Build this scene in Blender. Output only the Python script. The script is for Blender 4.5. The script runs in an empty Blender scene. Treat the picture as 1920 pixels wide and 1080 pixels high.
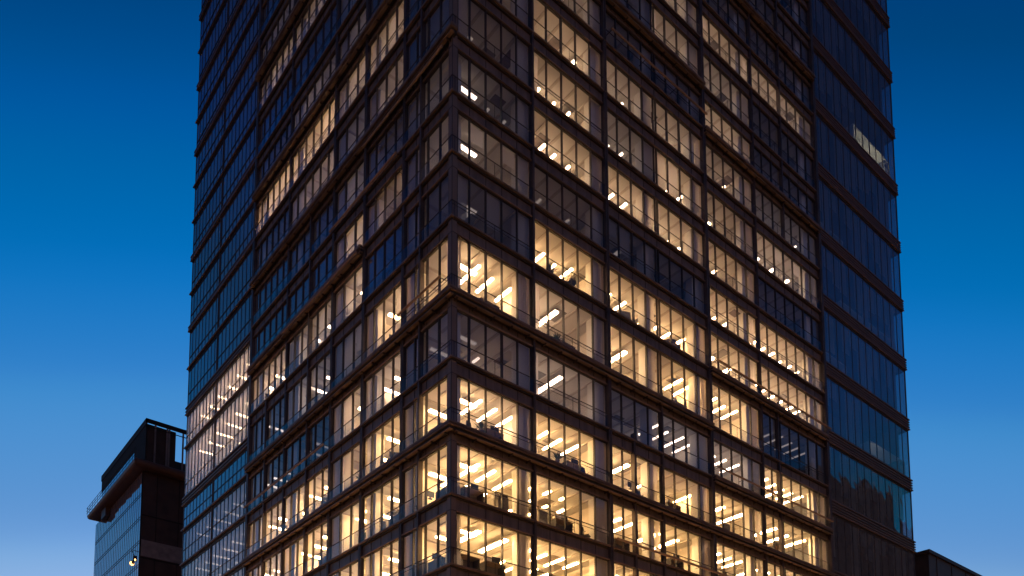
import bpy, math, random
from mathutils import Vector, Matrix

S = bpy.context.scene
COL = S.collection
random.seed(7)

# ------------------------------------------------------------------ camera
CAM_LOC = Vector((-26.3553, -36.7925, -15.9611))
cr = Vector((0.7677876, -0.64069682, -0.00312813))
cu = Vector((-0.0579658, -0.07432475, 0.99554799))
cf = Vector((0.63807693, 0.76418807, 0.09420413))
FPX = 1567.8328
PY = 1447.4622
cam = bpy.data.objects.new('camera', bpy.data.cameras.new('camera'))
COL.objects.link(cam)
m = Matrix.Identity(4)
for i in range(3):
    m[i][0] = cr[i]; m[i][1] = cu[i]; m[i][2] = -cf[i]; m[i][3] = CAM_LOC[i]
cam.matrix_world = m
cam.data.sensor_width = 36.0
cam.data.lens = FPX / 1920 * 36.0
cam.data.shift_y = (PY - 540) / 1920
cam.data.clip_end = 6000
S.camera = cam

def project(p):
    v = Vector(p) - CAM_LOC
    z = v.dot(cf)
    if z < 1: return None
    return (960 + FPX * v.dot(cr) / z, PY - FPX * v.dot(cu) / z)

# ------------------------------------------------------------------ world
W = bpy.data.worlds.new('World'); S.world = W; W.use_nodes = True
nt = W.node_tree; nt.nodes.clear()
out = nt.nodes.new('ShaderNodeOutputWorld'); bg = nt.nodes.new('ShaderNodeBackground')
sky = nt.nodes.new('ShaderNodeTexSky'); sky.sky_type = 'NISHITA'; sky.sun_disc = False
SUN_EL, SUN_ROT = math.radians(-1.0), math.radians(35)
sky.sun_elevation = SUN_EL; sky.sun_rotation = SUN_ROT
sky.air_density = 1.0; sky.dust_density = 0.3; sky.ozone_density = 3.0
sep = nt.nodes.new('ShaderNodeSeparateColor'); comb = nt.nodes.new('ShaderNodeCombineColor')
nt.links.new(sky.outputs[0], sep.inputs[0])
# the dusk sky's colour balance: one response curve per channel
for ci, pts in enumerate(([(0, 0), (.025, .0005), (.05, 0), (.0628, .001), (.068, .008), (.078, .03), (.085, .055), (.115, .125), (.135, .223), (.2, .45), (1, 1)],
                          [(0, 0), (.05, .006), (.067, .013), (.0796, .027), (.088, .045), (.0945, .053), (.0992, .062), (.1049, .078), (.1122, .10), (.1196, .122), (.1347, .155), (.1457, .181), (.1653, .218), (.179, .262), (.23, .31), (.266, .418), (.4, .6), (1, 1)],
                          [(0, 0), (.12, .02), (.182, .055), (.2115, .125), (.235, .195), (.2555, .198), (.268, .235), (.281, .285), (.296, .352), (.316, .395), (.343, .465), (.371, .54), (.405, .58), (.44, .62), (.515, .65), (.57, .738), (.8, .9), (1, 1)])):
    fc = nt.nodes.new('ShaderNodeFloatCurve'); cv = fc.mapping.curves[0]
    cv.points[0].location = pts[0]; cv.points[1].location = pts[-1]
    for q in pts[1:-1]: cv.points.new(*q)
    fc.mapping.update()
    nt.links.new(sep.outputs[ci], fc.inputs['Value']); nt.links.new(fc.outputs[0], comb.inputs[ci])
nt.links.new(comb.outputs[0], bg.inputs[0]); bg.inputs[1].default_value = 1.0
nt.links.new(bg.outputs[0], out.inputs[0])

S.view_settings.view_transform = 'Standard'; S.view_settings.look = 'None'
S.view_settings.exposure = 0.0; S.view_settings.gamma = 1.0
S.view_settings.use_curve_mapping = False
S.render.engine = 'CYCLES'
S.cycles.use_denoising = True
S.cycles.max_bounces = 7; S.cycles.diffuse_bounces = 3; S.cycles.glossy_bounces = 3
S.cycles.transparent_max_bounces = 16
S.cycles.sample_clamp_indirect = 4.0
S.cycles.use_light_tree = True

# ------------------------------------------------------------------ materials
def mat(name, col, rough=0.5, metal=0.0, emit=None, estr=0.0, noise=0.0, scale=3.0, spec=0.5, bump=0.0, streak=False):
    M = bpy.data.materials.new(name); M.use_nodes = True
    n = M.node_tree.nodes; L = M.node_tree.links; b = n['Principled BSDF']
    b.inputs['Base Color'].default_value = (*col, 1); b.inputs['Roughness'].default_value = rough
    b.inputs['Metallic'].default_value = metal; b.inputs['Specular IOR Level'].default_value = spec
    if noise or bump:
        tc = n.new('ShaderNodeTexCoord'); nz = n.new('ShaderNodeTexNoise')
        nz.inputs['Scale'].default_value = scale; nz.inputs['Detail'].default_value = 5
        if streak:      # rain marks run down the cladding
            mp = n.new('ShaderNodeMapping'); mp.inputs['Scale'].default_value = (1, 1, .12)
            L.new(tc.outputs['Object'], mp.inputs[0]); L.new(mp.outputs[0], nz.inputs['Vector'])
        else: L.new(tc.outputs['Object'], nz.inputs['Vector'])
        if noise:
            r = n.new('ShaderNodeValToRGB')
            r.color_ramp.elements[0].position = .3; r.color_ramp.elements[1].position = .7
            r.color_ramp.elements[0].color = (*[c * (1 - noise) for c in col], 1)
            r.color_ramp.elements[1].color = (*[min(1, c * (1 + noise)) for c in col], 1)
            L.new(nz.outputs[0], r.inputs[0]); L.new(r.outputs[0], b.inputs['Base Color'])
        if bump:
            bp = n.new('ShaderNodeBump'); bp.inputs['Strength'].default_value = bump
            L.new(nz.outputs[0], bp.inputs['Height']); L.new(bp.outputs[0], b.inputs['Normal'])
    if emit:
        b.inputs['Emission Color'].default_value = (*emit, 1); b.inputs['Emission Strength'].default_value = estr
    return M

def glass_mat(name, tint=(.82, .86, .9), f0=.10, rough=0.0, wob=.012, gain=1.0, haze=0.0):
    M = bpy.data.materials.new(name); M.use_nodes = True
    n = M.node_tree.nodes; L = M.node_tree.links; n.clear()
    o = n.new('ShaderNodeOutputMaterial'); mx = n.new('ShaderNodeMixShader')
    tr = n.new('ShaderNodeBsdfTransparent'); tr.inputs[0].default_value = (*tint, 1)
    gl = n.new('ShaderNodeBsdfGlossy'); gl.inputs['Roughness'].default_value = rough
    gl.inputs['Color'].default_value = (1, .98, .97, 1)
    ge = n.new('ShaderNodeNewGeometry'); dt = n.new('ShaderNodeVectorMath'); dt.operation = 'DOT_PRODUCT'
    L.new(ge.outputs['Incoming'], dt.inputs[0]); L.new(ge.outputs['Normal'], dt.inputs[1])
    def mth(op, a, b=None):
        q = n.new('ShaderNodeMath'); q.operation = op
        for i, v in enumerate((a, b)):
            if v is None: continue
            if isinstance(v, (int, float)): q.inputs[i].default_value = v
            else: L.new(v, q.inputs[i])
        return q.outputs[0]
    c = mth('ABSOLUTE', dt.outputs['Value'])
    k = mth('POWER', mth('SUBTRACT', 1.0, c), 5.0)
    f = mth('MINIMUM', mth('ADD', mth('MULTIPLY', k, (1 - f0) * gain), f0), .95)
    L.new(f, mx.inputs[0]); L.new(tr.outputs[0], mx.inputs[1]); L.new(gl.outputs[0], mx.inputs[2])
    if wob:
        tc = n.new('ShaderNodeTexCoord'); nz = n.new('ShaderNodeTexNoise'); nz.inputs['Scale'].default_value = .55
        nz.inputs['Detail'].default_value = 1
        L.new(tc.outputs['Object'], nz.inputs['Vector'])
        bp = n.new('ShaderNodeBump'); bp.inputs['Strength'].default_value = wob * 10; bp.inputs['Distance'].default_value = .12
        L.new(nz.outputs[0], bp.inputs['Height']); L.new(bp.outputs[0], gl.inputs['Normal'])
    if haze:      # pinkish diffuse share, adding red that the reflected sky lacks
        du = n.new('ShaderNodeBsdfDiffuse'); du.inputs[0].default_value = (.8, .58, .55, 1)
        m2 = n.new('ShaderNodeMixShader'); m2.inputs[0].default_value = haze
        L.new(mx.outputs[0], m2.inputs[1]); L.new(du.outputs[0], m2.inputs[2]); L.new(m2.outputs[0], o.inputs[0])
    else:
        L.new(mx.outputs[0], o.inputs[0])
    return M

def blind_mat(name, col, open_=.35):
    M = bpy.data.materials.new(name); M.use_nodes = True
    n = M.node_tree.nodes; L = M.node_tree.links; n.clear()
    o = n.new('ShaderNodeOutputMaterial')
    df = n.new('ShaderNodeBsdfDiffuse'); tl = n.new('ShaderNodeBsdfTranslucent'); tr = n.new('ShaderNodeBsdfTransparent')
    df.inputs[0].default_value = (*col, 1); tl.inputs[0].default_value = (*col, 1)
    a = n.new('ShaderNodeMixShader'); a.inputs[0].default_value = .7
    b = n.new('ShaderNodeMixShader'); b.inputs[0].default_value = open_
    L.new(df.outputs[0], a.inputs[1]); L.new(tl.outputs[0], a.inputs[2])
    L.new(a.outputs[0], b.inputs[1]); L.new(tr.outputs[0], b.inputs[2]); L.new(b.outputs[0], o.inputs[0])
    return M

M = {}
M['glass'] = glass_mat('tower glass', f0=.13, haze=.015)
M['band_glass'] = glass_mat('reflective blue glass', tint=(.5, .6, .66), f0=.31, haze=.05)
M['rail_glass'] = glass_mat('balustrade glass', tint=(.93, .93, .92), f0=.05, wob=0)
M['mullion'] = mat('dark bronze mullion', (.035, .027, .024), .55, .1)
M['pier'] = mat('bronze pier', (.07, .05, .042), .5, .2, noise=.35, scale=1.5)
M['spandrel'] = mat('dark spandrel panel', (.125, .088, .072), .45, 0, noise=.4, scale=2.2, streak=True)
M['ledge'] = mat('bronze ledge', (.165, .106, .07), .5, .1, noise=.35, scale=1.3)
M['brow'] = mat('tan bronze trim', (.24, .155, .10), .5, .1, noise=.12, scale=2)
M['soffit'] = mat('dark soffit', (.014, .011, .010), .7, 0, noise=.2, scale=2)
M['corner'] = mat('corner post metal', (.17, .12, .095), .5, .2, noise=.1, scale=1)
M['ceiling'] = mat('ceiling white', (.74, .70, .64), .8, noise=.05, scale=.6)
M['beam'] = mat('ceiling rib', (.56, .50, .43), .8)
M['carpet'] = mat('pale carpet', (.42, .38, .33), .9, noise=.2, scale=6)
M['wall'] = mat('cream inner wall', (.72, .64, .53), .8, noise=.06, scale=.5)
M['white'] = mat('white column paint', (.8, .76, .68), .6, noise=.04, scale=1)
M['door'] = mat('dark timber inner door', (.09, .06, .04), .6)
M['furn_dark'] = mat('dark office furniture', (.035, .03, .028), .6)
M['furn_mid'] = mat('grey office furniture', (.2, .18, .16), .6)
M['furn_wood'] = mat('wood veneer', (.3, .19, .1), .5, noise=.2, scale=4)
M['leaf'] = mat('plant leaf', (.04, .075, .025), .6, noise=.3, scale=8)
M['pot'] = mat('plant pot', (.12, .1, .09), .6)
M['rubber'] = mat('black plastic', (.02, .02, .022), .5)
M['paper'] = mat('white paper', (.8, .78, .72), .8)
M['infill'] = blind_mat('frosted infill glass', (.74, .70, .66), .5)
M['curtain'] = blind_mat('lined curtain', (.78, .72, .68), .02)
M['blind'] = blind_mat('sheer blind', (.74, .70, .68), .14)
M['band'] = mat('ribbed bronze band', (.17, .1, .07), .45, .3, noise=.15, scale=2)
M['dark_room'] = mat('unlit room wall', (.16, .16, .17), .85, noise=.1, scale=.5)
M['n_dark'] = mat('dark brown cladding', (.06, .03, .018), .5, .1, noise=.25, scale=.7)
M['n_ledge'] = mat('brown terrace edge', (.13, .062, .036), .5, .1, noise=.15, scale=.8)
M['n_glass'] = glass_mat('neighbour curtain glass', tint=(.4, .38, .4), f0=.46, wob=.002, haze=.14)
M['n_metal'] = mat('dark steel', (.025, .018, .016), .7, 0, spec=.2)
M['n_panel'] = mat('pale stained panel', (.2, .155, .13), .6, noise=.3, scale=1.2)
M['lamp'] = mat('floodlight lens', (.9, .8, .6), .4, emit=(1, .45, .14), estr=5)
M['brick'] = mat('brown masonry', (.09, .06, .045), .8, noise=.25, scale=.4)
M['asphalt'] = mat('asphalt', (.05, .05, .052), .85, noise=.25, scale=.8, bump=.2)
M['paving'] = mat('paving', (.2, .19, .18), .8, noise=.2, scale=1.5)
M['paint'] = mat('road paint', (.75, .75, .72), .7)
M['glow_front'] = mat('added warm street glow', (.6, .45, .3), .6, emit=(1, .50, .20), estr=4.0)  # unseen street glow, added to warm the lower facade
M['glow_win'] = mat('added warm opposite window', (.5, .4, .3), .6, emit=(1, .62, .32), estr=.9)  # glowing windows out of view, added for warmth on the cladding

LAMP = {}
LSTR = 80.0
def lamp_mat(b):
    q = max(1, round(b * 20))
    if q not in LAMP:
        bb = q / 20
        c = (1, .57 + .24 * (1 - bb), .225 + .52 * (1 - bb))
        LAMP[q] = mat('ceiling lamp tube', (.9, .85, .75), .5, emit=c, estr=LSTR * bb ** 2.45)
    return LAMP[q]

# ------------------------------------------------------------------ mesh helpers
class MB:
    def __init__(s): s.v = []; s.f = []; s.mi = []; s.mats = []
    def m(s, name):
        mm = M[name] if isinstance(name, str) else name
        if mm not in s.mats: s.mats.append(mm)
        return s.mats.index(mm)
    def quad(s, a, b, c, d, mt):
        i = len(s.v); s.v += [tuple(a), tuple(b), tuple(c), tuple(d)]
        s.f.append((i, i + 1, i + 2, i + 3)); s.mi.append(s.m(mt))
    def poly(s, pts, mt):
        i = len(s.v); s.v += [tuple(p) for p in pts]
        s.f.append(tuple(range(i, i + len(pts)))); s.mi.append(s.m(mt))
    def box(s, x0, x1, y0, y1, z0, z1, mt):
        if x0 > x1: x0, x1 = x1, x0
        if y0 > y1: y0, y1 = y1, y0
        if z0 > z1: z0, z1 = z1, z0
        i = len(s.v)
        s.v += [(x0, y0, z0), (x1, y0, z0), (x1, y1, z0), (x0, y1, z0), (x0, y0, z1), (x1, y0, z1), (x1, y1, z1), (x0, y1, z1)]
        k = s.m(mt)
        for f in ((0, 3, 2, 1), (4, 5, 6, 7), (0, 1, 5, 4), (1, 2, 6, 5), (2, 3, 7, 6), (3, 0, 4, 7)):
            s.f.append(tuple(i + j for j in f)); s.mi.append(k)
    def fbox(s, F, u0, u1, d0, d1, z0, z1, mt):
        """box in facade coordinates: u along, d outward"""
        if F == 'R': s.box(u0, u1, -d0, -d1, z0, z1, mt)
        else: s.box(-d0, -d1, u0, u1, z0, z1, mt)
    def fquad(s, F, u0, u1, d, z0, z1, mt, tilt=0.0, tz=0.0):
        a = tilt * (u1 - u0) / 2; b = tz * (z1 - z0) / 2
        P = [(u0, d - a - b, z0), (u1, d + a - b, z0), (u1, d + a + b, z1), (u0, d - a + b, z1)]
        if F == 'R': Q = [(p[0], -p[1], p[2]) for p in P]
        else: Q = [(-p[1], p[0], p[2]) for p in P][::-1]
        s.quad(*Q, mt)
    def tube(s, a, b, r, mt, n=8):
        a = Vector(a); b = Vector(b); ax = (b - a).normalized()
        t = ax.orthogonal().normalized(); w = ax.cross(t)
        i = len(s.v); k = s.m(mt)
        for P in (a, b):
            for j in range(n):
                an = 2 * math.pi * j / n; s.v.append(tuple(P + r * (math.cos(an) * t + math.sin(an) * w)))
        for j in range(n):
            s.f.append((i + j, i + (j + 1) % n, i + n + (j + 1) % n, i + n + j)); s.mi.append(k)
        s.f.append(tuple(i + j for j in reversed(range(n)))); s.mi.append(k)
        s.f.append(tuple(i + n + j for j in range(n))); s.mi.append(k)
    def lathe(s, prof, c, mt, n=14):
        i = len(s.v); k = s.m(mt)
        for r, z in prof:
            for j in range(n):
                an = 2 * math.pi * j / n; s.v.append((c[0] + r * math.cos(an), c[1] + r * math.sin(an), c[2] + z))
        for q in range(len(prof) - 1):
            for j in range(n):
                s.f.append((i + q * n + j, i + q * n + (j + 1) % n, i + (q + 1) * n + (j + 1) % n, i + (q + 1) * n + j)); s.mi.append(k)
        s.f.append(tuple(i + j for j in reversed(range(n)))); s.mi.append(k)
        q = len(prof) - 1; s.f.append(tuple(i + q * n + j for j in range(n))); s.mi.append(k)
    def build(s, name, parent=None, loc=(0, 0, 0)):
        me = bpy.data.meshes.new(name)
        me.from_pydata(s.v, [], s.f); me.polygons.foreach_set('material_index', s.mi)
        for mm in s.mats: me.materials.append(mm)
        me.update(); me.validate()
        o = bpy.data.objects.new(name, me); COL.objects.link(o); o.location = loc
        if parent is not None: o.parent = parent
        return o

def empty(name, label, cat, loc=(0, 0, 0), group=None, rz=0):
    o = bpy.data.objects.new(name, None); COL.objects.link(o); o.location = loc; o.rotation_euler = (0, 0, rz)
    o['label'] = label; o['category'] = cat
    if group: o['group'] = group
    return o

# ------------------------------------------------------------------ tower layout
GROUND = -17.6
ZL = {-4: -14.2, -3: -11.1, -2: -7.9, -1: -4.0, 0: -.1, 1: 3.95, 2: 8.0, 3: 12.0, 4: 16.0, 5: 20.55, 6: 24.6, 7: 28.4, 8: 32.3,
      9: 36.4, 10: 40.3, 11: 43.95, 12: 48.0, 13: 51.6, 14: 55.3, 15: 59.2, 16: 63.1, 17: 67.0, 18: 71.0, 19: 75.0, 20: 79.0}
KMIN, KMAX = -4, 19
TOP = 80.0
SPN = .95
UE0, UE1 = 40.7, 57.3          # right hand wing on the street face
LF0, LF1 = 28.9, 45.4          # far wing on the side face
RB = [0, 6.13, 12.8, 18.2, 23.9, 30.7, 40.7]
LB = [0, 5.1, 9.95, 14.4, 22.0, 28.9]
NR = [5, 5, 4, 4, 5, 7]
NL = [4, 4, 3, 6, 6]
# how brightly each room is lit: rows k, one value per bay counted from the corner
BR = {-1: [1, 1, 1, 1, 1, 1], 0: [1, 1, 1, .95, 1, 1], 1: [1, 1, .95, 1, .95, .95], 2: [.8, 1, .95, 1, .95, .95], 3: [.22, .5, .28, .35, .5, .9],
      4: [.9, .7, .9, 1, .95, .12], 5: [.12, .95, .92, .95, .9, .85], 6: [.12, .12, .12, .12, .85, .85], 7: [.12, .75, .75, .75, .8, .05],
      8: [.12, .75, .4, .68, .75, .55], 9: [.12, .7, .5, .6, .65, .3], 10: [.05, .5, .05, .06, .55, .04], 11: [.12, .3, .12, .5, .45, .1],
      12: [.1, .1, .1, .5, .6, .55], 13: [.05, .05, .05, .2, .1, .05]}
BLt = {-1: [1, 1, 1, 1, 1], 0: [1, 1, 1, 1, .9], 1: [1, 1, 1, 1, .85], 2: [.95, 1, .95, .95, .85], 3: [.12, .6, .8, .12, .22],
       4: [.85, .85, .4, .45, .22], 5: [.12, .08, .65, .55, .75], 6: [.4, .8, .65, .1, .08], 7: [.3, .15, .35, .12, .06],
       8: [.05, .5, .3, .6, .14], 9: [.05, .6, .6, .78, .78], 10: [.05, .05, .4, .35, .12], 11: [.05, .05, .3, .06, .05],
       12: [.05, .05, .2, .45, .5], 13: [.05, .05, .05, .25, .3]}
def br(k, i): return BR.get(k, [.05] * 6 if k > 0 else [.8] * 6)[i]
def bl(k, i): return BLt.get(k, [.05] * 5 if k > 0 else [.8] * 5)[i]

tower = empty('office_tower', 'tall glass office tower with warmly lit rooms, corner towards the viewer', 'building', (0, 0, GROUND))
def part(mb, name, label=None, kind=None, parent=None):
    o = mb.build(name, parent if parent is not None else tower)
    if parent is None: o.matrix_parent_inverse = Matrix.Translation((0, 0, -GROUND))
    if label: o['label'] = label
    if kind: o['kind'] = kind
    return o

def in_view(F, u0, u1, z0, z1):
    """visible pixel area of a facade rectangle"""
    pts = []
    for u, z in ((u0, z0), (u1, z0), (u1, z1), (u0, z1)):
        q = project((u, 0, z) if F == 'R' else (0, u, z))
        if q is None: return 0
        pts.append(q)
    xs = [min(1920, max(0, p[0])) for p in pts]; ys = [min(1080, max(0, p[1])) for p in pts]
    a = 0
    for i in range(4):
        j = (i + 1) % 4; a += xs[i] * ys[j] - xs[j] * ys[i]
    return abs(a) / 2

# --- windows: a dict per bay, then the hundred that show largest become parts of their own
bays = []
for k in range(KMIN, KMAX + 1):
    z0 = ZL[k] + .03; z1 = ZL[k + 1] - SPN
    for i in range(6): bays.append(dict(F='R', k=k, i=i, u0=RB[i], u1=RB[i + 1], n=NR[i], z0=z0, z1=z1, b=br(k, i), kind='main'))
    for i in range(5): bays.append(dict(F='L', k=k, i=i, u0=LB[i], u1=LB[i + 1], n=NL[i], z0=z0, z1=z1, b=bl(k, i), kind='main'))
EB = [14.4 + 6.45 * n for n in range(-5, 11)]      # ribbed bands of the right hand wing
for n in range(len(EB) - 1):
    bays.append(dict(F='R', k=100 + n, i=0, u0=UE0 + .2, u1=UE1 - .05, n=12, z0=EB[n] + .68, z1=EB[n + 1] - .68, b=.06, kind='wing'))
FLV = [(-14.2, 0, .3), (-11.0, 0, .3), (-8, 0, .3), (-4, 0, .4), (0, 0, .4), (4.1, 0, .4), (8.1, 0, .33), (12.1, 0, .30), (15.6, 0, .07), (18.5, 2, .86), (24.1, 0, .86), (27.9, 2, .12),
       (32.4, 0, .10), (36.6, 1, .1), (40.4, 0, .07), (44.2, 1, .07), (48.2, 0, .05), (52.1, 0, .05), (55.8, 1, .05), (59.3, 0, .05), (63.2, 1, .05), (67.2, 0, .05), (71.2, 1, .05), (75.2, 0, .05), (79.2, 0, 0)]
for n in range(len(FLV) - 1):
    z0 = FLV[n][0] + (.5 if FLV[n][1] == 2 else .15); z1 = FLV[n + 1][0] - (.5 if FLV[n + 1][1] == 2 else .3)
    bays.append(dict(F='L', k=200 + n, i=0, u0=LF0 + .2, u1=LF1 - .05, n=18, z0=z0, z1=z1, b=FLV[n][2], kind='far'))
for b in bays: b['area'] = in_view(b['F'], b['u0'], b['u1'], b['z0'], b['z1'])
order = sorted(bays, key=lambda b: -b['area'])
singles = set(id(b) for b in order[:100])

def win_geometry(b, fr, pa, ra, inf, bli):
    F, u0, u1, n, z0, z1 = b['F'], b['u0'], b['u1'], b['n'], b['z0'], b['z1']
    rnd = random.Random(hash((F, b['k'], b['i'])) & 0xffff if False else (ord(F) * 1000 + b['k'] * 17 + b['i'] * 3))
    st = (u1 - u0) / n
    gm = 'band_glass' if b['kind'] == 'wing' or (b['kind'] == 'far' and b['b'] < .3) or (b['F'] == 'L' and b['b'] <= .1) else 'glass'
    lit = b['b'] > .3
    mw = .032 if b['kind'] == 'main' else (.014 if b['kind'] == 'far' else .010)
    s0 = .28 if u0 == 0 else .12
    # head and sill members
    fr.fbox(F, u0 + s0, u1 - .1, -.10, .05, z1 - .06, z1, 'mullion')
    fr.fbox(F, u0 + s0, u1 - .1, -.10, .05, z0, z0 + .06, 'mullion')
    for j in range(n + 1):
        uu = u0 + j * st
        if j == 0: uu = u0 + s0 + mw
        if j == n: uu = u1 - .12
        w = mw * (1.7 if (b['kind'] == 'main' and rnd.random() < .12) else 1)
        fr.fbox(F, uu - w, uu + w, -.09, .012 if b['kind'] != 'main' else .06, z0 + .06, z1 - .06, 'mullion')
    if b['kind'] == 'far':
        zt = z0 + .95 + .3 * (b['k'] % 2)
        fr.fbox(F, u0 + s0, u1 - .12, -.03, .03, zt - .02, zt + .02, 'mullion')
    for j in range(n):
        a = u0 + j * st if j else u0 + s0; c = u0 + (j + 1) * st
        pa.fquad(F, a, c, -.02, z0 + .05, z1 - .05, gm, rnd.uniform(-.0035, .0035), rnd.uniform(-.003, .003))
    if b['kind'] == 'main':
        zr = b['z0'] + .9
        full = rnd.random()
        r0, r1 = (u0, u1)
        dd = .17
        A = (r0, -dd, zr) if F == 'R' else (-dd, r0, zr); B = (r1, -dd, zr) if F == 'R' else (-dd, r1, zr)
        if u0 == 0:
            A = (-dd, -dd, zr)
        ra.tube(A, B, .030, 'mullion', 6)
        if full < .3:
            A2 = (A[0], A[1], A[2] - .22); B2 = (B[0], B[1], B[2] - .22); ra.tube(A2, B2, .018, 'mullion', 6)
        ra.fquad(F, r0 if u0 else -dd, r1 - .05, .165, b['z0'] + .02, zr - .02, 'rail_glass')
        ns = max(2, n // 2)
        for j in range(ns + 1):
            uu = r0 + (r1 - r0) * j / ns * .97 + .05
            ra.fbox(F, uu - .012, uu + .012, .135, .16, b['z0'] + .02, zr, 'mullion')
        # curtains drawn back to both ends of the bay
        if b['b'] > .3:
            for a_, c_ in ((u0 + s0 + .06, u0 + s0 + rnd.uniform(.3, .65)), (u1 - rnd.uniform(.55, 1.0), u1 - .16)):
                nn = max(3, int((c_ - a_) / .07)); pu, pd = a_, -.2
                for j in range(nn):
                    nu, nd = a_ + (c_ - a_) * (j + 1) / nn, -.2 - .05 * ((j + 1) % 2) - .02 * rnd.random()
                    P = [(pu, pd, z0 + .02), (nu, nd, z0 + .02), (nu, nd, z1 - .05), (pu, pd, z1 - .05)]
                    Q = [(p[0], -p[1], p[2]) for p in P] if F == 'R' else [(-p[1], p[0], p[2]) for p in P][::-1]
                    bli.quad(*Q, 'curtain'); pu, pd = nu, nd
        # frosted infill in the last module
        if b['b'] < .6: inf.fquad(F, u1 - st * .92, u1 - .16, -.16, z0 + .02, z1 - .04, 'infill')
        if b['blind']:
            for j in range(n - 1):
                if rnd.random() < b['blind']:
                    drop = rnd.choice([.35, .5, .8, 1, 1]) if lit else rnd.choice([.4, .7, 1])
                    zz = z1 - (z1 - z0) * drop + .02
                    bli.fquad(F, u0 + j * st + .1, u0 + (j + 1) * st - .04, -.2, zz, z1 - .05, 'blind')
    elif b['kind'] == 'wing':
        for j in range(n - 1):
            if b['k'] in (106, 111) and j > 5: continue
            if rnd.random() < b['blind']:
                zz = z0 + .02 if rnd.random() < .4 else z1 - (z1 - z0) * rnd.uniform(.3, .8)
                bli.fquad(F, u0 + j * st + .05, u0 + (j + 1) * st - .05, -.25, zz, z1 - .05, 'curtain')
    else:
        if b['blind']:
            # pleated sheer curtain
            nn = n * 6; q = []
            for j in range(nn + 1):
                uu = u0 + .2 + (u1 - u0 - .5) * j / nn
                q.append((uu, -.22 - .05 * (j % 2) - .03 * rnd.random()))
            for j in range(nn):
                (a, da), (c, dc) = q[j], q[j + 1]
                zz = z0 + .02
                P = [(a, da, zz), (c, dc, zz), (c, dc, z1 - .04), (a, da, z1 - .04)]
                Q = [(p[0], -p[1], p[2]) for p in P] if F == 'R' else [(-p[1], p[0], p[2]) for p in P][::-1]
                bli.quad(*Q, 'blind')

for b in bays:
    r = random.Random(b['k'] * 31 + b['i'] * 7 + ord(b['F']))
    if b['kind'] == 'main':
        b['blind'] = 0
        if b['b'] <= .3: b['blind'] = r.choice([0, 0, .35])
        elif b['F'] == 'L' and b['i'] >= 2: b['blind'] = r.choice([.25, .5, .6])
        elif b['b'] < .9: b['blind'] = r.choice([0, 0, .25])
    elif b['kind'] == 'far': b['blind'] = 1 if b['z0'] < 34 else 0
    else: b['blind'] = .75 if b['k'] not in (106, 111) else .5

rest = MB()
for b in order:
    if id(b) in singles:
        fr, pa, ra, inf, bli = MB(), MB(), MB(), MB(), MB()
    else:
        fr = pa = ra = inf = bli = rest
    win_geometry(b, fr, pa, ra, inf, bli)
    if id(b) in singles:
        w = part(fr, 'window')
        part(pa, 'pane', parent=w)
        if ra.f: part(ra, 'railing', parent=w)
        if inf.f: part(inf, 'frosted_panel', parent=w)
        if bli.f: part(bli, 'blind', parent=w)
part(rest, 'window', kind='stuff')

# --- spandrels, ledges and cornices, one part per storey and face
def rib(mb, F, u0, u1, zc, depth, th, mt, ext0=0.0, ext1=0.0):
    mb.fbox(F, u0 - ext0, u1 + ext1, 0.0, depth, zc - th, zc, mt)

CORN = {  # storey -> (right u range, left u range)
    2: ((0, 40.7), (0, 28.9)), 4: ((0, 23.9), (0, 28.9)), 3: ((23.9, 40.7), None), 5: ((23.9, 40.7), None), 6: (None, (9.95, 28.9)),
    8: (None, (0, 28.9)), 10: ((23.9, 40.7), (0, 28.9)), 11: ((0, 23.9), None), 14: ((23.9, 40.7), None), 9: (None, None), 13: (None, (14.4, 28.9))}
CDEP = .50
for k in range(KMIN, KMAX + 2):
    z = ZL[k]
    cr_, cl_ = CORN.get(k, (None, None))
    for F, U1, NB, edges, cc in (('R', UE0, NR, RB, cr_), ('L', LF0, NL, LB, cl_)):
        sp = MB()
        sp.fbox(F, .28, U1, -.08, .0, z - SPN, z - .12, 'spandrel')
        for i, n in enumerate(NB):
            st = (edges[i + 1] - edges[i]) / n
            for j in range(n):
                uu = edges[i] + j * st
                if uu < .3: continue
                sp.fbox(F, uu - .018, uu + .018, 0.0, .03, z - SPN + .02, z - .14, 'mullion')
        part(sp, 'spandrel')
        lg = MB()
        segs = [(0.0, U1)]
        if cc:
            segs = []
            if cc[0] > 0: segs.append((0.0, cc[0]))
            if cc[1] < U1: segs.append((cc[1], U1))
        c0 = lambda u, d: (-d if (u == 0 and F == 'L') else u)   # the side face's pieces carry the corner
        for a, c in segs:
            if c - a < .1: continue
            lg.fbox(F, c0(a, .24), c, -.08, .24, z - .10, z, 'ledge')
            lg.fbox(F, c0(a, .13), c, 0.0, .13, z - .20, z - .12, 'mullion')
        # head trim over the windows below
        lg.fbox(F, .3, U1, .0, .13, z - SPN - .01, z - SPN + .05, 'brow' if k in (1, 4, 6) else 'ledge')
        part(lg, 'ledge')
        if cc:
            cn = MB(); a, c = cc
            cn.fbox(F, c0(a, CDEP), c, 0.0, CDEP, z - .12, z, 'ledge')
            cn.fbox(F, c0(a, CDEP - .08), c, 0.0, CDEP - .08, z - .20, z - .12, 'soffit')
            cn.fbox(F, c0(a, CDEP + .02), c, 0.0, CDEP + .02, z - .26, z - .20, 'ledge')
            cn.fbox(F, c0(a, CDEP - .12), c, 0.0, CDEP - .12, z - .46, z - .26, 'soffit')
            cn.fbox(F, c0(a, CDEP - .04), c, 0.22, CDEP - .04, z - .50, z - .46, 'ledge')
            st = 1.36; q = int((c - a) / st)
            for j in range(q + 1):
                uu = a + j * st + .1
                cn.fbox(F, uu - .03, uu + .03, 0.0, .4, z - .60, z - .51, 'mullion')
            part(cn, 'cornice')

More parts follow.
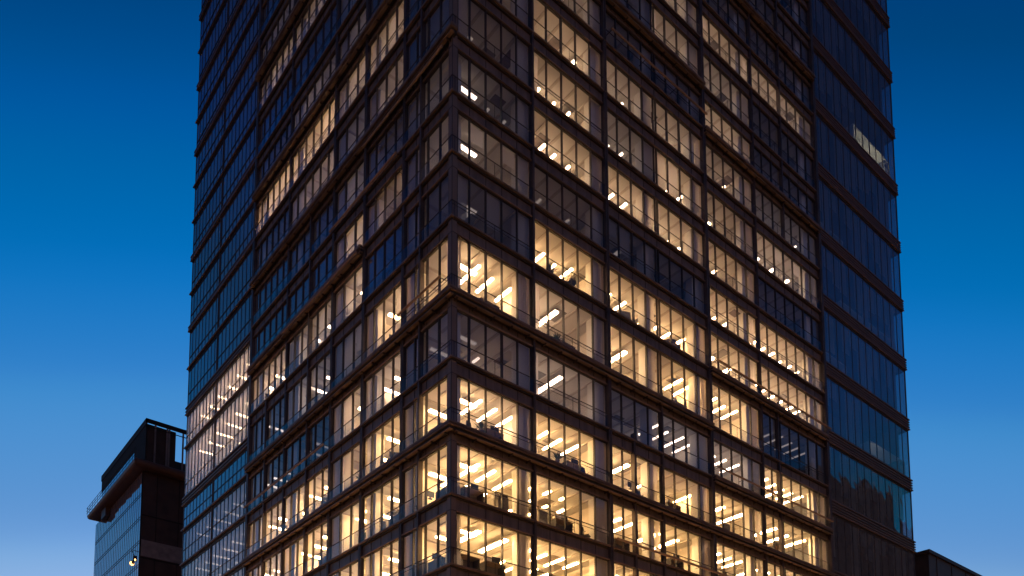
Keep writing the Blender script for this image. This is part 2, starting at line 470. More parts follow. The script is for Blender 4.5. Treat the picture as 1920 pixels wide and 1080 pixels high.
# --- piers
for F, us in (('R', [(12.8, .14, .24), (23.9, .16, .26), (30.7, .09, .2), (40.75, .17, .3)]), ('L', [(5.1, .12, .16), (9.95, .14, .18), (14.4, .13, .17), (22.0, .1, .14), (28.9, .18, .22), (37.5, .07, .04)])):
    for u, hw, dp in us:
        pm = MB()
        pm.fbox(F, u - hw, u - .03, -.1, dp, GROUND, TOP, 'pier')
        pm.fbox(F, u + .03, u + hw, -.1, dp, GROUND, TOP, 'pier')
        pm.fbox(F, u - .03, u + .03, -.1, dp - .08, GROUND, TOP, 'mullion')
        part(pm, 'pier')
for F, u, kz in (('R', 6.13, (-4, 20)), ('L', 3.1, (-4, 20)), ('R', 18.2, (-1, 4)), ('R', 15.2, (-1, 3)), ('R', 33.0, (-1, 5)), ('L', 18.0, (0, 8)), ('L', 25.5, (-1, 5)), ('R', 35.0, (9, 15))):
    pm = MB(); pm.fbox(F, u - .07, u + .07, -.1, .22, ZL[kz[0]], ZL[kz[1]] - .14 + .6, 'pier'); part(pm, 'pier')
cp = MB()
cp.box(-.10, .26, -.10, -.02, GROUND, TOP, 'corner')
cp.box(-.10, -.02, -.02, .26, GROUND, TOP, 'corner')
cp.box(-.02, .28, -.02, .04, GROUND, TOP, 'mullion'); cp.box(-.02, .04, .04, .28, GROUND, TOP, 'mullion')
cp.box(-.13, -.10, -.13, -.10, GROUND, TOP, 'mullion')
for k in range(KMIN, KMAX + 2):
    cp.box(-.115, .27, -.115, -.10, ZL[k] - SPN - .01, ZL[k] - SPN + .02, 'mullion')
    cp.box(-.115, -.10, -.10, .27, ZL[k] - SPN - .01, ZL[k] - SPN + .02, 'mullion')
part(cp, 'corner_post')

# --- ribbed bands on the two wings
def ribbed(F, u0, u1, zc, h, end):
    mb = MB()
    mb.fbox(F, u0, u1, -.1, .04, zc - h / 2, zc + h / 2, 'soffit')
    n = 5 if h > 1 else (3 if h > .6 else 1)
    for j in range(n):
        z = zc - h / 2 + h * (j + .5) / n
        mb.fbox(F, u0, u1 + .10, .04, .14 + (.03 if j in (0, n - 1) else 0), z - .055, z + .055, 'band')
        # return along the end wall
        if F == 'R': mb.box(u1, u1 + .10, 0.0, 5.0, z - .055, z + .055, 'band')
        else: mb.box(0.0, 5.0, u1, u1 + .10, z - .055, z + .055, 'band')
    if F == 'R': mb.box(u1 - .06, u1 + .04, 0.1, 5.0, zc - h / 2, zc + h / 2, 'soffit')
    part(mb, 'ribbed_band')
for z in EB: ribbed('R', UE0 + .2, UE1, z, 1.3, 1)
for z, t, _ in FLV: ribbed('L', LF0 + .2, LF1, z, 1.0 if t == 2 else (.62 if t == 1 else .3), 1)

# --- floor slabs with ribbed ceilings, one part per storey
RD = 9.0
def lev_parts(zs, box, name, ribs):
    pass
for k in range(KMIN, KMAX + 2):
    z = ZL[k]
    sl = MB()
    sl.box(.1, UE0 - .02, .09, RD, z - SPN + .16, z - .04, 'ceiling')
    sl.box(.1, RD, RD, LF0 - .02, z - SPN + .16, z - .04, 'ceiling')
    sl.box(.1, UE0 - .02, .25, RD, z - .039, z - .02, 'carpet')
    sl.box(.1, RD, RD, LF0 - .02, z - .039, z - .02, 'carpet')
    zc = z - SPN + .16
    u = 1.0
    while u < UE0 - .5:                      # ribs run inward from the street face
        sl.box(u - .09, u + .09, .12 if u > 3.4 else .12, RD if u > 3.4 else 2.5, zc - .07, zc, 'beam'); u += 1.36
    v = 3.4
    while v < LF0 - .4:
        sl.box(.12, 3.2 if v < RD else RD, v - .09, v + .09, zc - .065, zc, 'beam'); v += 1.40
    rv = random.Random(k + 300)
    for q in range(16):                      # air grilles and dark access panels between the ribs
        u = 1.68 + 1.36 * rv.randint(0, 27); d = rv.uniform(.5, 5.5)
        if u > 3.4: sl.box(u - .45, u + .45, d, d + rv.choice([.6, .6, 1.2, 1.8]), zc - .03, zc + .01, rv.choice(['furn_mid', 'n_panel', 'beam']))
    part(sl, 'ceiling')
core = MB()
core.box(RD, UE0 - .3, RD, 11, GROUND, TOP, 'wall')
core.box(RD, 11, 11, LF0 - .1, GROUND, TOP, 'wall')
part(core, 'core_wall')

# partitions between rooms that are lit differently, and the columns behind the glass
def columns():
    for F, us in (('R', [5.55, 12.15, 17.4, 23.0, 29.6, 39.3]), ('L', [4.35, 9.2, 13.6, 21.0, 27.8])):
        for u in us:
            mb = MB()
            for k in range(KMIN, KMAX + 1):
                a, c = ZL[k] - .02, ZL[k + 1] - SPN + .15
                mb.fbox(F, u - .32, u + .32, -.95, -.35, a, c, 'white')
            part(mb, 'interior_column')
    mb = MB()
    for k in range(KMIN, KMAX + 1): mb.box(.42, .92, .42, .92, ZL[k] - .02, ZL[k + 1] - SPN + .15, 'white')
    part(mb, 'interior_column')
columns()
pt = {}
for k in range(KMIN, KMAX + 1):
    a, c = ZL[k] - .02, ZL[k + 1] - SPN + .16
    mb = MB()
    for i in range(1, 6):
        if abs(br(k, i) - br(k, i - 1)) > .12 or i in (2, 4):
            mb.box(RB[i] - .06, RB[i] + .06, .1 if True else 0, RD, a, c, 'wall')
    for i in range(1, 5):
        if abs(bl(k, i) - bl(k, i - 1)) > .12 or i in (1, 3):
            mb.box(.1, RD if LB[i] > 9 else (RD if i > 1 else 3.2), LB[i] - .06, LB[i] + .06, a, c, 'wall')
    for i in range(6):
        rr = random.Random(k * 9 + i)
        u = rr.uniform(RB[i] + .5, RB[i + 1] - 1.2)
        if RB[i] > 8: mb.box(u, u + rr.uniform(.9, 3), RD - .06, RD - .005, a + rr.choice([0, 1.0]), a + 2.3, rr.choice(['door', 'furn_mid', 'n_panel']))
    # low white cupboards and inner glazing line as in the photo, set back from the glass
    r = random.Random(k + 50)
    for i in range(6):
        if r.random() < .6:
            u = r.uniform(RB[i] + .8, RB[i + 1] - 1.6); d = r.uniform(3.2, 6)
            mb.box(u, u + r.uniform(.8, 1.8), d, d + .12, a, a + r.uniform(2.0, 2.7), 'wall')
    for i in range(1, 5):
        if r.random() < .7:
            u = r.uniform(LB[i] + .5, LB[i + 1] - 1.6); d = r.uniform(3.0, 6)
            mb.box(d, d + .12, u, u + r.uniform(.8, 1.6), a, a + r.uniform(2.0, 2.7), 'wall')
    part(mb, 'partition')

# wings: slabs and rooms
ws = MB()
for n in range(len(EB)):
    ws.box(UE0 + .1, UE1 - .15, .12, 6.0, EB[n] - .5, EB[n] + .5, 'dark_room')
part(ws, 'wing_floor')
ww = MB(); ww.box(UE0 - .1, UE0 + .1, .1, 9, GROUND, TOP, 'dark_room'); ww.box(UE0 + .1, UE1 - 1.35, 3.4, 3.6, GROUND, TOP, 'dark_room'); ww.box(UE1 - 1.5, UE1 - 1.35, .4, 6.0, GROUND, TOP, 'dark_room')
part(ww, 'wing_wall')
wg = MB()
for n in range(len(EB) - 1):
    z0, z1 = EB[n] + .68, EB[n + 1] - .68
    wg.quad((UE1 - .05, 0, z0), (UE1 - .05, 4.9, z0), (UE1 - .05, 4.9, z1), (UE1 - .05, 0, z1), 'band_glass')
    for y in (.05, 1.6, 3.2, 4.8): wg.box(UE1 - .08, UE1 + .02, y - .04, y + .04, z0, z1, 'mullion')
part(wg, 'end_window')
fs = MB()
for n in range(len(FLV)):
    z = FLV[n][0]; h = .42 if FLV[n][1] == 2 else .14
    fs.box(.12, RD, LF0 + .1, LF1 - .1, z - h, z + h - .1, 'ceiling')
part(fs, 'far_wing_floor')
fw = MB(); fw.box(.12, RD + .5, LF0 - .08, LF0 + .08, GROUND, TOP, 'wall'); fw.box(RD, RD + .3, LF0 + .08, LF1, GROUND, TOP, 'dark_room')
fw.box(.02, RD, LF1 - .1, LF1, GROUND, TOP, 'spandrel')
part(fw, 'far_wing_wall')
rear = MB()
rear.box(UE1 - 2.6, UE1 - .2, 5.62, 45.4, GROUND, TOP, 'spandrel')
rear.box(RD + .4, UE1 - .2, 43.5, 45.4, GROUND, TOP, 'spandrel')
rear.box(.4, UE1 - .4, .3, 45.0, TOP + .02, TOP + .5, 'soffit')
part(rear, 'rear_wall')

# --- ceiling lights
lights = []
def add_light(F, u, d0, d1, z, b, w=.115):
    lights.append((F, u, d0, d1, z, b, w))
for k in range(-1, 14):
    zc = ZL[k + 1] - SPN + .16 - .07 - .14
    for i in range(6):
        b = br(k, i)
        if b < .1: continue
        r = random.Random(k * 100 + i)
        u0, u1 = RB[i], RB[i + 1]
        u = u0 + (2.7 if i == 0 else 1.0)
        q0 = 1.0 if k <= 4 else 1.55
        rows = [(q0, q0 + 2.1), (q0 + 2.9, q0 + 5.0)] if i > 0 else [(q0, 3.2), (3.8, 4.8)]
        style = r.choice(['long', 'long', 'long', 'wide'] + (['short'] if k < 4 else []))
        if style == 'short': rows = [(q0, q0 + .9), (q0 + 1.5, q0 + 2.4)] + ([(4.6, 5.5), (6.1, 7.0)] if i > 0 else [])
        if style == 'wide': rows = [(q0, q0 + 2.9)] + ([(5.2, 7.6)] if i > 0 else [])
        if b < .3: rows = [r.choice(rows)]; 
        while u < u1 - .5:
            off = r.uniform(-.15, .15)
            for (a, c) in rows:
                if b < .3 and r.random() < .3: continue
                if r.random() < .15: continue
                add_light('R', u + off, a + r.uniform(-.1, .4), c - r.uniform(0, .5), zc - .10, b, .15 if style == 'wide' else .08)
            u += {'long': 1.36, 'short': 1.36, 'wide': 2.2}[style]
    for i in range(5):
        b = bl(k, i)
        if b < .1: continue
        r = random.Random(k * 100 + i + 17)
        u0, u1 = LB[i], LB[i + 1]
        u = u0 + (1.7 if i == 0 else 1.2)
        q0 = 1.0 if k <= 5 else 1.4
        rows = [(q0, 3.0)] if i == 0 else [(q0, q0 + 2.0), (q0 + 2.8, q0 + 4.8)]
        if b < .3: rows = rows[:1]
        while u < u1 - .3:
            for (a, c) in rows:
                if b < .3 and r.random() < .4: continue
                if r.random() < .12: continue
                add_light('L', u, a + r.uniform(-.1, .4), c, zc - .10, b)
            u += 2.1 if r.random() < .5 else 1.6
for n in range(len(FLV) - 1):
    if FLV[n][2] >= .2 and FLV[n][0] > -2:
        zt = FLV[n + 1][0] - (.45 if FLV[n + 1][1] == 2 else .3)
        r = random.Random(n)
        u = LF0 + 1.5
        while u < LF1 - .6:
            add_light('L', u, 1.0, 2.6, zt, FLV[n][2] * .9); 
            if r.random() < .8: add_light('L', u + .6, 3.4, 5.0, zt, FLV[n][2] * .9)
            u += 2.3
def light_geo(mb, L, own=False):
    F, u, d0, d1, z, b, w = L
    mb.fbox(F, u - w, u + w, -d1, -d0, z - .10, z - .02, lamp_mat(b))          # diffuser
    mb.fbox(F, u - w - .02, u + w + .02, -d1 - .02, -d0 + .02, z - .02, z + .02, 'white')   # opaque housing on top
def lkey(L):
    F, u, d0, d1, z, b, w = L
    q = project((u, d0, z) if F == 'R' else (d0, u, z)); 
    if not q or not (0 < q[0] < 1920 and 0 < q[1] < 1080): return 1e9
    return (Vector((u, d0, z) if F == 'R' else (d0, u, z)) - CAM_LOC).length + (0 if b > .3 else 40)
lights.sort(key=lkey)
restl = MB()
for n, L in enumerate(lights):
    if n < 100:
        mb = MB(); light_geo(mb, L); part(mb, 'ceiling_light')
    else: light_geo(restl, L)
part(restl, 'ceiling_light', kind='stuff')

# unseen glowing strips added at the tower foot to warm the lower cladding
M['base_glow'] = mat('added warm base glow', (.6, .45, .3), .6, emit=(1, .48, .18), estr=60)
for F, U1 in (('R', UE1), ('L', LF1)):
    mb = MB(); u = .8
    while u < U1 - 4:
        mb.fbox(F, u, u + 4.2, .3, .36, GROUND + .4, GROUND + 3.3, 'base_glow'); u += 4.8
    part(mb, 'added_base_glow')
# long tubular sunshades on brackets
for F, u0, u1, z, d in (('R', 24.1, 40.5, 21.0, .75), ('R', 24.1, 40.5, 12.6, .6), ('L', 5.3, 14.2, 28.0, .55), ('L', 10.2, 21.8, 24.1, .6), ('R', 6.3, 12.6, 47.2, .6), ('R', .4, 12.6, 44.6, .5),
                         ('R', 13.0, 23.7, 40.9, .7), ('L', .4, 9.7, 31.4, .5), ('L', .4, 5.0, 16.9, .55), ('R', 13.0, 30.5, 4.4, .5), ('L', 14.6, 28.6, 12.4, .5)):
    mb = MB(); P = lambda u, dd: ((u, -dd, z) if F == 'R' else (-dd, u, z))
    mb.tube(P(u0, d), P(u1, d), .075, 'brow', 10)
    n = max(2, int((u1 - u0) / 2.8))
    for j in range(n + 1):
        uu = u0 + .1 + (u1 - u0 - .2) * j / n
        mb.tube(P(uu, 0.0), P(uu, d), .025, 'mullion', 5)
    part(mb, 'sunshade')

# a few odd lit rooms in the wing on the right
M['wing_lamp'] = mat('wing wall lamp', (.9, .85, .7), .5, emit=(1, .80, .52), estr=26)
M['wing_lamp_dim'] = mat('dim wing wall lamp', (.9, .85, .7), .5, emit=(1, .72, .45), estr=5)
wl = MB()
for (u0, u1, n, hh) in ((49.2, 56.6, 11, 2.0), (49.8, 56.8, 6, 1.5), (45.2, 49.2, 8, .9), (50.6, 56.0, 8, 1.0), (41.2, 46.0, 9, .8), (41.2, 45.6, 7, 1.0)):
    z0 = EB[n] + .5
    wl.box(u0, u1, 1.5, 1.6, z0, z0 + hh + .5, 'white'); wl.box(u0, u1, .3, 1.5, z0 + hh + .42, z0 + hh + .5, 'white')
    wl.box(u0 - .08, u0, .3, 1.6, z0, z0 + hh + .5, 'white'); wl.box(u1, u1 + .08, .3, 1.6, z0, z0 + hh + .5, 'white')
part(wl, 'lit_room_lining')
for (u, n, h, w, mt) in ((49.9, 11, .9, .12, 'wing_lamp'), (50.1, 11, .35, .05, 'wing_lamp'), (52.4, 11, .5, .09, 'wing_lamp'), (54.0, 11, 1.0, .07, 'wing_lamp'), (54.1, 11, .4, .22, 'wing_lamp'), (56.2, 11, .6, .05, 'wing_lamp'),
                     (50.6, 6, .55, .10, 'wing_lamp'), (52.3, 6, .6, .05, 'wing_lamp_dim'), (54.0, 6, .5, .05, 'wing_lamp_dim')):
    mb = MB(); z = EB[n] + .7 + h; c = (u, .85, z)
    mb.lathe([(w * .5, -w * 1.4), (w, -w * .6), (w * .9, w * .8), (w * .3, w * 1.4)], c, mt, 10)
    mb.tube((u, .85, z), (u, 1.5, z), .015, 'n_metal', 5); part(mb, 'wall_lamp')

# ------------------------------------------------------------------ ground
g = MB(); g.quad((-3000, -3000, GROUND), (3000, -3000, GROUND), (3000, 3000, GROUND), (-3000, 3000, GROUND), 'paving')
o = g.build('ground'); o['kind'] = 'structure'
g = MB(); z = GROUND + .004
g.quad((-400, -34, z), (400, -34, z), (400, -12, z), (-400, -12, z), 'asphalt')
g.quad((-30, -12, z), (-12, -12, z), (-12, 400, z), (-30, 400, z), 'asphalt')
g.quad((-30, -400, z), (-12, -400, z), (-12, -34, z), (-30, -34, z), 'asphalt')
o = g.build('road'); o['kind'] = 'structure'
g = MB()
for x in range(-390, 390, 8):
    if -34 < x < -8: continue
    g.quad((x, -23.1, z + .004), (x + 4, -23.1, z + .004), (x + 4, -22.9, z + .004), (x, -22.9, z + .004), 'paint')
for y in range(-6, 390, 8):
    g.quad((-21.1, y, z + .004), (-20.9, y, z + .004), (-20.9, y + 4, z + .004), (-21.1, y + 4, z + .004), 'paint')
o = g.build('road_markings'); o['kind'] = 'structure'
g = MB()
g.box(-9, 400, -9, 400, GROUND - .5, GROUND + .13, 'paving')
o = g.build('pavement'); o['kind'] = 'structure'

# ------------------------------------------------------------------ neighbour on the left
nb = empty('office_block', 'dark glass office block with brown terrace ledge and slatted roof screen', 'building', (5, 80, GROUND))
def npart(mb, name, label=None, parent=None):
    o = mb.build(name, parent or nb)
    if parent is None: o.matrix_parent_inverse = Matrix.Translation((-5, -80, -GROUND))
    if label: o['label'] = label
    return o
NX, NY0, NY1, NXE = 5.6, 80.6, 105.0, 34.0
w = MB(); w.box(NX + .15, NXE, NY0, NY1, GROUND, 36.4, 'n_dark')
for x in range(0, 9): w.box(NX + 2 + x * 3, NX + 2.08 + x * 3, NY0 - .04, NY0, GROUND, 36.3, 'n_metal')
for zz in (-12, -6, 0, 6, 12, 18, 24, 30): w.box(NX + .15, NXE, NY0 - .05, NY0, zz, zz + .18, 'n_metal')
npart(w, 'wall')
w = MB(); w.box(NX + .2, NX + 9, NY0 - .1, NY0 - .02, 24.3, 26.6, 'n_panel'); npart(w, 'pale_panel')
w = MB()
cw = MB()
ny = 26; st = (NY1 - NY0) / ny
zz = GROUND; lv = []
while zz < 36: lv.append(zz); zz += 3.36
for j in range(ny + 1): w.box(NX - .02, NX + .14, NY0 + j * st - .04, NY0 + j * st + .04, GROUND, 36.2, 'n_metal')
for q in lv:
    w.box(NX - .03, NX + .14, NY0, NY1, q - .03, q + .03, 'n_metal'); w.box(NX - .03, NX + .14, NY0, NY1, q + .32, q + .37, 'n_metal')
r = random.Random(3)
for j in range(ny):
    for q in lv:
        t = r.uniform(-.004, .004); y0, y1 = NY0 + j * st, NY0 + (j + 1) * st
        cw.quad((NX + .0 + t, y1, q), (NX - t, y0, q), (NX - t, y0, min(36.2, q + 3.36)), (NX + t, y1, min(36.2, q + 3.36)), 'n_glass')
npart(w, 'curtain_wall_frame'); npart(cw, 'curtain_wall_glass')
# rounded terrace ledge
w = MB()
def slab_profile(mb, x0, x1, y0, y1, zc, th, mt):
    n = 6; pr = []
    for a in range(n + 1):
        an = -math.pi / 2 + math.pi * a / n; pr.append((th / 2 * math.cos(an), th / 2 * math.sin(an)))
    for a in range(n):
        o0, h0 = pr[a]; o1, h1 = pr[a + 1]
        A = [(x0 - o0, y0 - o0), (x1 + o0, y0 - o0), (x1 + o0, y1 + o0), (x0 - o0, y1 + o0)]
        B = [(x0 - o1, y0 - o1), (x1 + o1, y0 - o1), (x1 + o1, y1 + o1), (x0 - o1, y1 + o1)]
        for q in range(4):
            p = (q + 1) % 4
            mb.quad((*A[q], zc + h0), (*A[p], zc + h0), (*B[p], zc + h1), (*B[q], zc + h1), mt)
    for s in (-1, 1):
        C = [(x0, y0), (x1, y0), (x1, y1), (x0, y1)]
        mb.poly([(*c, zc + s * th / 2) for c in (C if s > 0 else C[::-1])], mt)
slab_profile(w, NX - .95, NXE + .5, NY0 - .9, NY1 - 1.2, 36.9, 1.1, 'n_ledge')
npart(w, 'terrace_ledge')
w = MB()   # slatted screen on the roof
w.box(NX + .4, NX + .6, NY0 + .6, NY1 - .2, 43.4, 44.3, 'n_metal')
w.box(NX + .4, NXE, NY0 + .6, NY0 + .75, 43.7, 44.3, 'n_metal')
w.box(NX + .4, NXE, NY0 + .6, NY0 + .7, 43.1, 43.2, 'n_metal')
y = NY0 + .7
while y < NY1 - .3: w.box(NX + .46, NX + .54, y, y + .16, 37.6 if y < NY0 + 6 else 41.4, 43.4, 'n_metal'); y += .26
for x in (1.6, 3.2, 3.5, 5.4, 8, 11, 14): w.box(NX + x, NX + x + .22, NY0 + .62, NY0 + .74, 37.6, 43.7, 'n_panel')
for x in (2.4, 4.4, 6.6, 7.1): w.box(NX + x, NX + x + .1, NY0 + 1.6, NY0 + 1.7, 37.6, 43.7, 'n_panel')
w.box(NX + 6, NXE, NY0 + 9, NY1 - 1, 37.5, 43.2, 'n_dark')
w.box(NX + .7, NX + 4.6, NY0 + 1.0, NY1 - 1, 37.5, 43.7, 'n_dark')
npart(w, 'roof_screen')
w = MB(); y = NY0 + 6.2
while y < NY1 - 1:
    for zz in (37.7, 38.95, 40.2): w.quad((NX + .5, y + 1.0, zz), (NX + .5, y, zz), (NX + .5, y, zz + 1.2), (NX + .5, y + 1.0, zz + 1.2), 'n_glass')
    y += 1.05
npart(w, 'penthouse_glazing')
w = MB()
for zz in (38.0, 38.45, 38.9): w.tube((NX - 1.2, NY0 - 1.0, zz), (NX - 1.2, NY1 + 1.2, zz), .035, 'n_metal', 6)
for j in range(18): w.box(NX - 1.22, NX - 1.18, NY0 - 1 + j * 1.53, NY0 - .95 + j * 1.53, 37.4, 38.95, 'n_metal')
for zz in (38.4, 38.9): w.tube((NX - 1.2, NY1 + 1.2, zz), (NX + 3, NY1 + 1.2, zz), .035, 'n_metal', 6)
npart(w, 'roof_railing')
w = MB(); w.box(NX - .7, NX - .1, NY0 + 16.0, NY0 + 18.4, 34.9, 36.3, 'n_dark'); npart(w, 'soffit_unit')
fl = MB(); fl.tube((NX - .02, NY0 + 2.2, 25.6), (NX - .75, NY0 + .6, 24.9), .05, 'n_metal'); fl.tube((NX - .75, NY0 + .6, 24.9), (NX - .75, NY0 - .9, 23.6), .05, 'n_metal')
fl.box(NX - .95, NX - .55, NY0 - 1.15, NY0 - .75, 23.1, 23.75, 'n_metal'); fl.box(NX - .9, NX - .6, NY0 - .1, NY0 + .4, 22.95, 23.35, 'n_metal')
f_o = npart(fl, 'floodlight')
w = MB(); w.lathe([(.08, -.3), (.25, -.16), (.30, 0), (.25, .16), (.08, .3)], (NX - .78, NY0 + .3, 23.1), 'lamp')
w.lathe([(.05, -.14), (.14, 0), (.05, .14)], (NX - .78, NY0 - 1.1, 23.2), 'lamp')
npart(w, 'lens', parent=f_o)

# ------------------------------------------------------------------ low block at the lower right
rb = empty('low_block', 'low dark brown flat roofed block at the foot of the tower on the right', 'building', (0, 0, GROUND))
def rpart(mb, name, label=None):
    o = mb.build(name, rb); o.matrix_parent_inverse = Matrix.Translation((0, 0, -GROUND)); return o
w = MB(); w.box(70, 112, 4, 34, GROUND, 17.9, 'n_dark')
for x in range(72, 112, 4): w.box(x, x + .07, 3.96, 4, GROUND, 17.8, 'n_metal')
for y in range(6, 34, 4): w.box(69.96, 70, y, y + .07, GROUND, 17.8, 'n_metal')
for zz in (-10, -3, 4, 11): w.box(69.95, 112, 3.95, 4, zz, zz + .1, 'n_metal')
rpart(w, 'wall')
w = MB(); w.box(69.8, 112.2, 3.8, 34.2, 17.9, 18.3, 'n_dark'); rpart(w, 'parapet')
w = MB()
for x in range(74, 110, 6):
    for zz in (-8, -1, 6): w.box(x, x + 3, 3.9, 3.94, zz, zz + 3.2, 'n_glass')
rpart(w, 'window_band')

# ------------------------------------------------------------------ blocks across the street, far ones mirrored; nearer ones unseen, shaped for the light
def opposite(x0, x1, y0, y1, h, label, lit, seed, face='y', glow_front=True):
    r = random.Random(seed)
    t = empty('brick_block', label, 'building', ((x0 + x1) / 2, (y0 + y1) / 2, GROUND))
    inv = Matrix.Translation((-(x0 + x1) / 2, -(y0 + y1) / 2, -GROUND))
    def pp(mb, name, kind=None):
        o = mb.build(name, t); o.matrix_parent_inverse = inv
        if kind: o['kind'] = kind
    def fb(mb, u0, u1, za, zb, d, mt):       # on the face towards the tower
        if face == 'y': mb.box(u0, u1, y1, y1 + d, za, zb, mt)
        else: mb.box(x1, x1 + d, u0, u1, za, zb, mt)
    u0, u1 = (x0, x1) if face == 'y' else (y0, y1)
    a = MB(); a.box(x0, x1, y0, y1, GROUND, h, 'brick'); pp(a, 'wall')
    a = MB(); a.box(x0 - .4, x1 + .4, y0 - .4, y1 + .4, h, h + 1, 'n_dark'); a.box(x0 + 4, x0 + 11, y0 + 4, y1 - 4, h + 1, h + 3.5, 'n_dark'); pp(a, 'roof')
    a = MB(); z = GROUND + 6.5
    while z < h - 3:
        x = u0 + 1.5
        while x < u1 - 2:
            fb(a, x, x + 1.6, z, z + 1.9, .05, 'glow_win' if r.random() < lit else 'n_metal'); x += 3.2
        z += 3.8
    pp(a, 'window', 'stuff')
    if glow_front:  # glowing strips added at street level to light the tower from below
        a = MB(); x = u0 + .6
        while x < u1 - 5:
            fb(a, x, x + 4.6, GROUND + .5, GROUND + 4.8, .06, 'glow_front'); x += 5.2
        pp(a, 'added_glow_front')
        a = MB(); fb(a, u0, u1, GROUND + 5.0, GROUND + 5.3, .9, 'n_dark'); pp(a, 'canopy')
opposite(-24, 20, -98, -72, 30, 'low brown block across the street with flat canopy, nearest the crossing', .45, 8)  # nearer row shaped to keep blue sky out of the facade reflections
opposite(28, 62, -100, -72, 37, 'brown block across the street, one taller than the block at the crossing', .45, 4)
opposite(66, 104, -104, -74, 50, 'brown block across the street with many warm windows, mirrored in the street face', .4, 5)
opposite(108, 168, -110, -75, 60, 'widest brown block across the street, mirrored in the street face', .35, 6, glow_front=False)
opposite(172, 196, -115, -75, 85, 'brown block far down the street mirrored in the right wing, with the tallest roof hut', 0, 1, glow_front=False)
opposite(197, 214, -112, -75, 87, 'brown block beside the tallest one mirrored in the right wing glass', 0, 2, glow_front=False)
opposite(215, 245, -110, -76, 80, 'brown block farthest along the street mirrored at the right wing edge', 0, 3, glow_front=False)
opposite(-96, -68, -20, 30, 12, 'unseen low brown block added across the side street for its glow, nearest the crossing', .4, 9, 'x')  # side street blocks added out of view to throw warm light
opposite(-96, -68, 36, 90, 9, 'unseen long low brown block added farther up the side street for its glow', .4, 10, 'x')

# ------------------------------------------------------------------ furniture behind the lit glass
ordn = ['first', 'second', 'third', 'fourth', 'fifth', 'sixth']
def fpos(F, u, d): return ((u, d) if F == 'R' else (d, u))
def furn(kind, F, k, u, d, label, group, cat, seed=0):
    x, y = fpos(F, u, d)
    r = random.Random(seed)
    o = empty(kind, label, cat, (x, y, ZL[k]), group, r.uniform(-.4, .4) if kind != 'office_desk' else (0 if F == 'R' else math.pi / 2))
    if kind == 'office_desk':
        a = MB(); a.box(-.75, .75, -.36, .36, .98, 1.02, 'furn_wood'); a.build('desk_top', o)
        for s in (-1, 1):
            a = MB(); a.box(s * .7 - .025, s * .7 + .025, -.33, .33, 0, .98, 'furn_dark'); a.build('leg', o)
        a = MB(); a.box(-.68, .68, .3, .33, .35, .98, 'furn_mid'); a.build('modesty_panel', o)
    elif kind == 'monitor':
        a = MB(); a.box(-.28, .28, -.02, .02, 1.14, 1.50, 'rubber'); a.build('screen', o)
        a = MB(); a.box(-.04, .04, .02, .06, 1.03, 1.3, 'rubber'); a.box(-.13, .13, -.1, .1, 1.02, 1.04, 'rubber'); a.build('stand', o)
    elif kind == 'office_chair':
        a = MB(); a.box(-.24, .24, -.23, .23, .45, .53, 'furn_dark'); a.build('seat', o)
        a = MB(); 
        for q in range(5): a.box(-.23 + .02 * abs(q - 2), .23 - .02 * abs(q - 2), .2 + .01 * q, .25 + .01 * q, .62 + q * .11, .73 + q * .11, 'furn_dark')
        a.build('backrest', o)
        a = MB(); a.tube((0, 0, .08), (0, 0, .45), .03, 'rubber')
        for q in range(5):
            an = q * 1.257; a.tube((0, 0, .1), (.28 * math.cos(an), .28 * math.sin(an), .04), .02, 'rubber', 5)
        a.build('base', o)
        for s in (-1, 1):
            a = MB(); a.box(s * .28 - .02, s * .28 + .02, -.1, .2, .70, .74, 'rubber'); a.box(s * .28 - .015, s * .28 + .015, .1, .14, .5, .7, 'rubber'); a.build('armrest', o)
    elif kind == 'potted_plant':
        a = MB(); a.lathe([(.11, 0), (.16, .28), (.18, .3)], (0, 0, .45), 'pot'); a.lathe([(.2, 0), (.2, .45)], (0, 0, 0), 'furn_mid'); a.build('pot', o)
        a = MB()
        for q in range(46):
            an = r.uniform(0, 6.28); el = r.uniform(.3, 1.4); ln = r.uniform(.3, .65)
            b0 = Vector((0, 0, .74)); t = b0 + ln * Vector((math.cos(an) * math.cos(el), math.sin(an) * math.cos(el), math.sin(el)))
            sd = Vector((-math.sin(an), math.cos(an), 0)) * .035; md = b0.lerp(t, .6) + Vector((0, 0, .04))
            a.quad(b0, md - sd, t, md + sd, 'leaf')
        a.build('foliage', o)
    elif kind == 'filing_cabinet':
        a = MB(); a.box(-.4, .4, -.22, .22, 0, 1.18, 'furn_mid'); a.build('body', o)
        for q in range(3):
            a = MB(); a.box(-.37, .37, -.245, -.225, .08 + q * .36, .40 + q * .36, 'furn_mid'); a.box(-.08, .08, -.265, -.246, .3 + q * .36, .32 + q * .36, 'rubber'); a.build('drawer', o)
    elif kind == 'paper_box':
        a = MB(); a.box(-.2, .2, -.15, .15, 1.02, 1.28, 'paper'); a.build('carton', o)
        a = MB(); a.box(-.21, .21, -.16, .16, 1.28, 1.33, 'furn_wood'); a.build('lid', o)
    return o
rown = {0: 'lowest', 1: 'second lowest', 2: 'third lowest', 3: 'fourth lowest', 4: 'fifth lowest', 5: 'sixth lowest'}
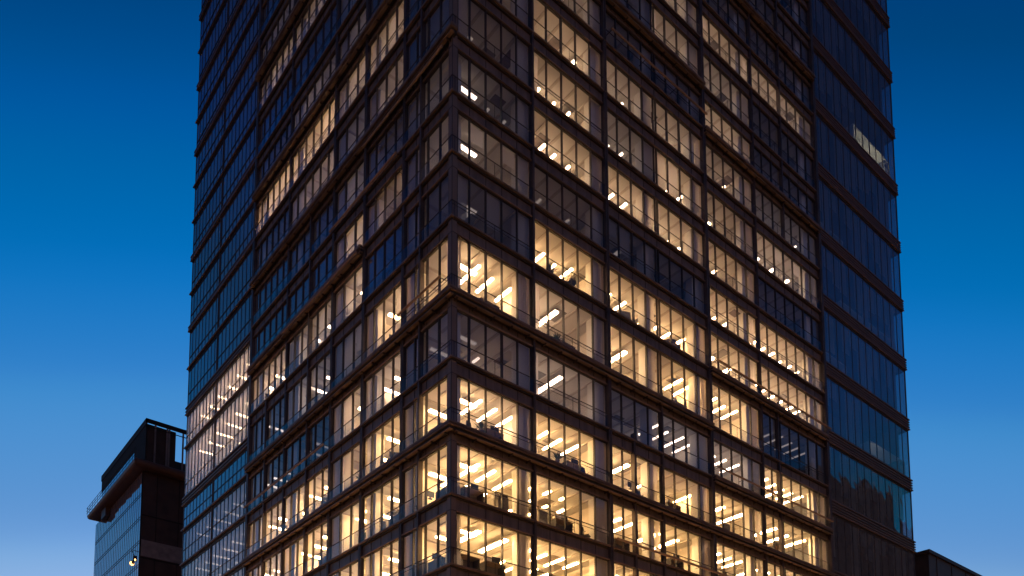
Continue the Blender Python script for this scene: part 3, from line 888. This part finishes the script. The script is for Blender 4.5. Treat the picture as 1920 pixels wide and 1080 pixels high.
spec = [('R', 0, 0, 1.7, 'dp'), ('R', 0, 0, 3.6, 'dmb'), ('R', 0, 1, 8.0, 'dm'), ('R', 0, 1, 10.6, 'f'), ('R', 1, 0, 2.0, 'dm'), ('R', 1, 0, 4.2, 'fmb'),
        ('R', 1, 1, 7.4, 'f'), ('R', 1, 1, 9.2, 'dmb'), ('R', 1, 1, 11.2, 'c'), ('R', 1, 2, 14.6, 'd'), ('R', 1, 3, 20.4, 'dm'), ('R', 2, 0, 1.9, 'c'),
        ('R', 2, 0, 3.5, 'dmp'), ('R', 2, 1, 8.6, 'p'), ('R', 2, 1, 10.2, 'dmc'), ('R', 2, 3, 20.2, 'db'), ('R', 2, 4, 26.5, 'f'), ('R', 2, 5, 33.6, 'dm'),
        ('L', 1, 0, 1.6, 'd'), ('L', 1, 0, 3.0, 'cm'), ('L', 1, 1, 6.8, 'dmp'), ('L', 1, 1, 8.0, 'c'), ('L', 1, 2, 11.6, 'pm'), ('L', 2, 1, 7.2, 'dmc'),
        ('L', 2, 0, 2.4, 'd'), ('L', 0, 1, 7.2, 'dm'), ('R', 0, 2, 15.0, 'dmp'), ('R', 0, 3, 20.8, 'f'), ('R', 1, 4, 26.2, 'dmc'), ('R', 2, 2, 15.6, 'cm'), ('R', 4, 0, 3.2, 'd'), ('R', 5, 1, 8.2, 'p'), ('R', 5, 2, 15.4, 'f'), ('R', 5, 3, 20.6, 'dm'), ('L', 4, 1, 7.4, 'dm'), ('L', 1, 3, 16.4, 'dp'), ('L', 1, 4, 24.6, 'f'), ('L', 0, 0, 2.3, 'dmf'), ('L', 2, 2, 12.0, 'dp'), ('L', 2, 3, 16.2, 'dm'), ('R', 4, 1, 9.6, 'dp'), ('R', 4, 3, 21.2, 'db'), ('R', 3, 5, 36.4, 'c')]
KN = {'d': ('office_desk', 'desk', 'timber topped desk'), 'm': ('monitor', 'monitor', 'black monitor'), 'c': ('office_chair', 'chair', 'black office chair'),
      'p': ('potted_plant', 'plant', 'leafy potted plant'), 'f': ('filing_cabinet', 'cabinet', 'grey filing cabinet'), 'b': ('paper_box', 'box', 'white carton')}
GR = {'d': 'desks by the tower windows', 'm': 'monitors by the tower windows', 'c': 'office chairs by the tower windows', 'p': 'plants by the tower windows', 'f': 'cabinets by the tower windows', 'b': 'cartons by the tower windows'}
used = {}
for n, (F, k, i, u, kinds) in enumerate(spec):
    for j, ch in enumerate(kinds):
        nm, cat, txt = KN[ch]
        uu = u + {'d': 0, 'm': .25, 'c': .9 if len(kinds) > 1 else 0, 'p': -1.0 if len(kinds) > 1 else 0, 'f': 0 if kinds[0] == 'f' else 1.3, 'b': -.4}[ch]
        dd = {'d': .85, 'm': .8, 'c': .6, 'p': .5, 'f': .75, 'b': .8}[ch]
        key = (ch, F, k, i); used[key] = used.get(key, 0) + 1
        extra = '' if used[key] == 1 else 'farther '
        lb = f"{extra}{txt} in the {ordn[i]} bay from the corner, {'street' if F == 'R' else 'side'} face, {rown[k]} row"
        furn(nm, F, k, uu, dd, lb, GR[ch], cat, n * 7 + j)
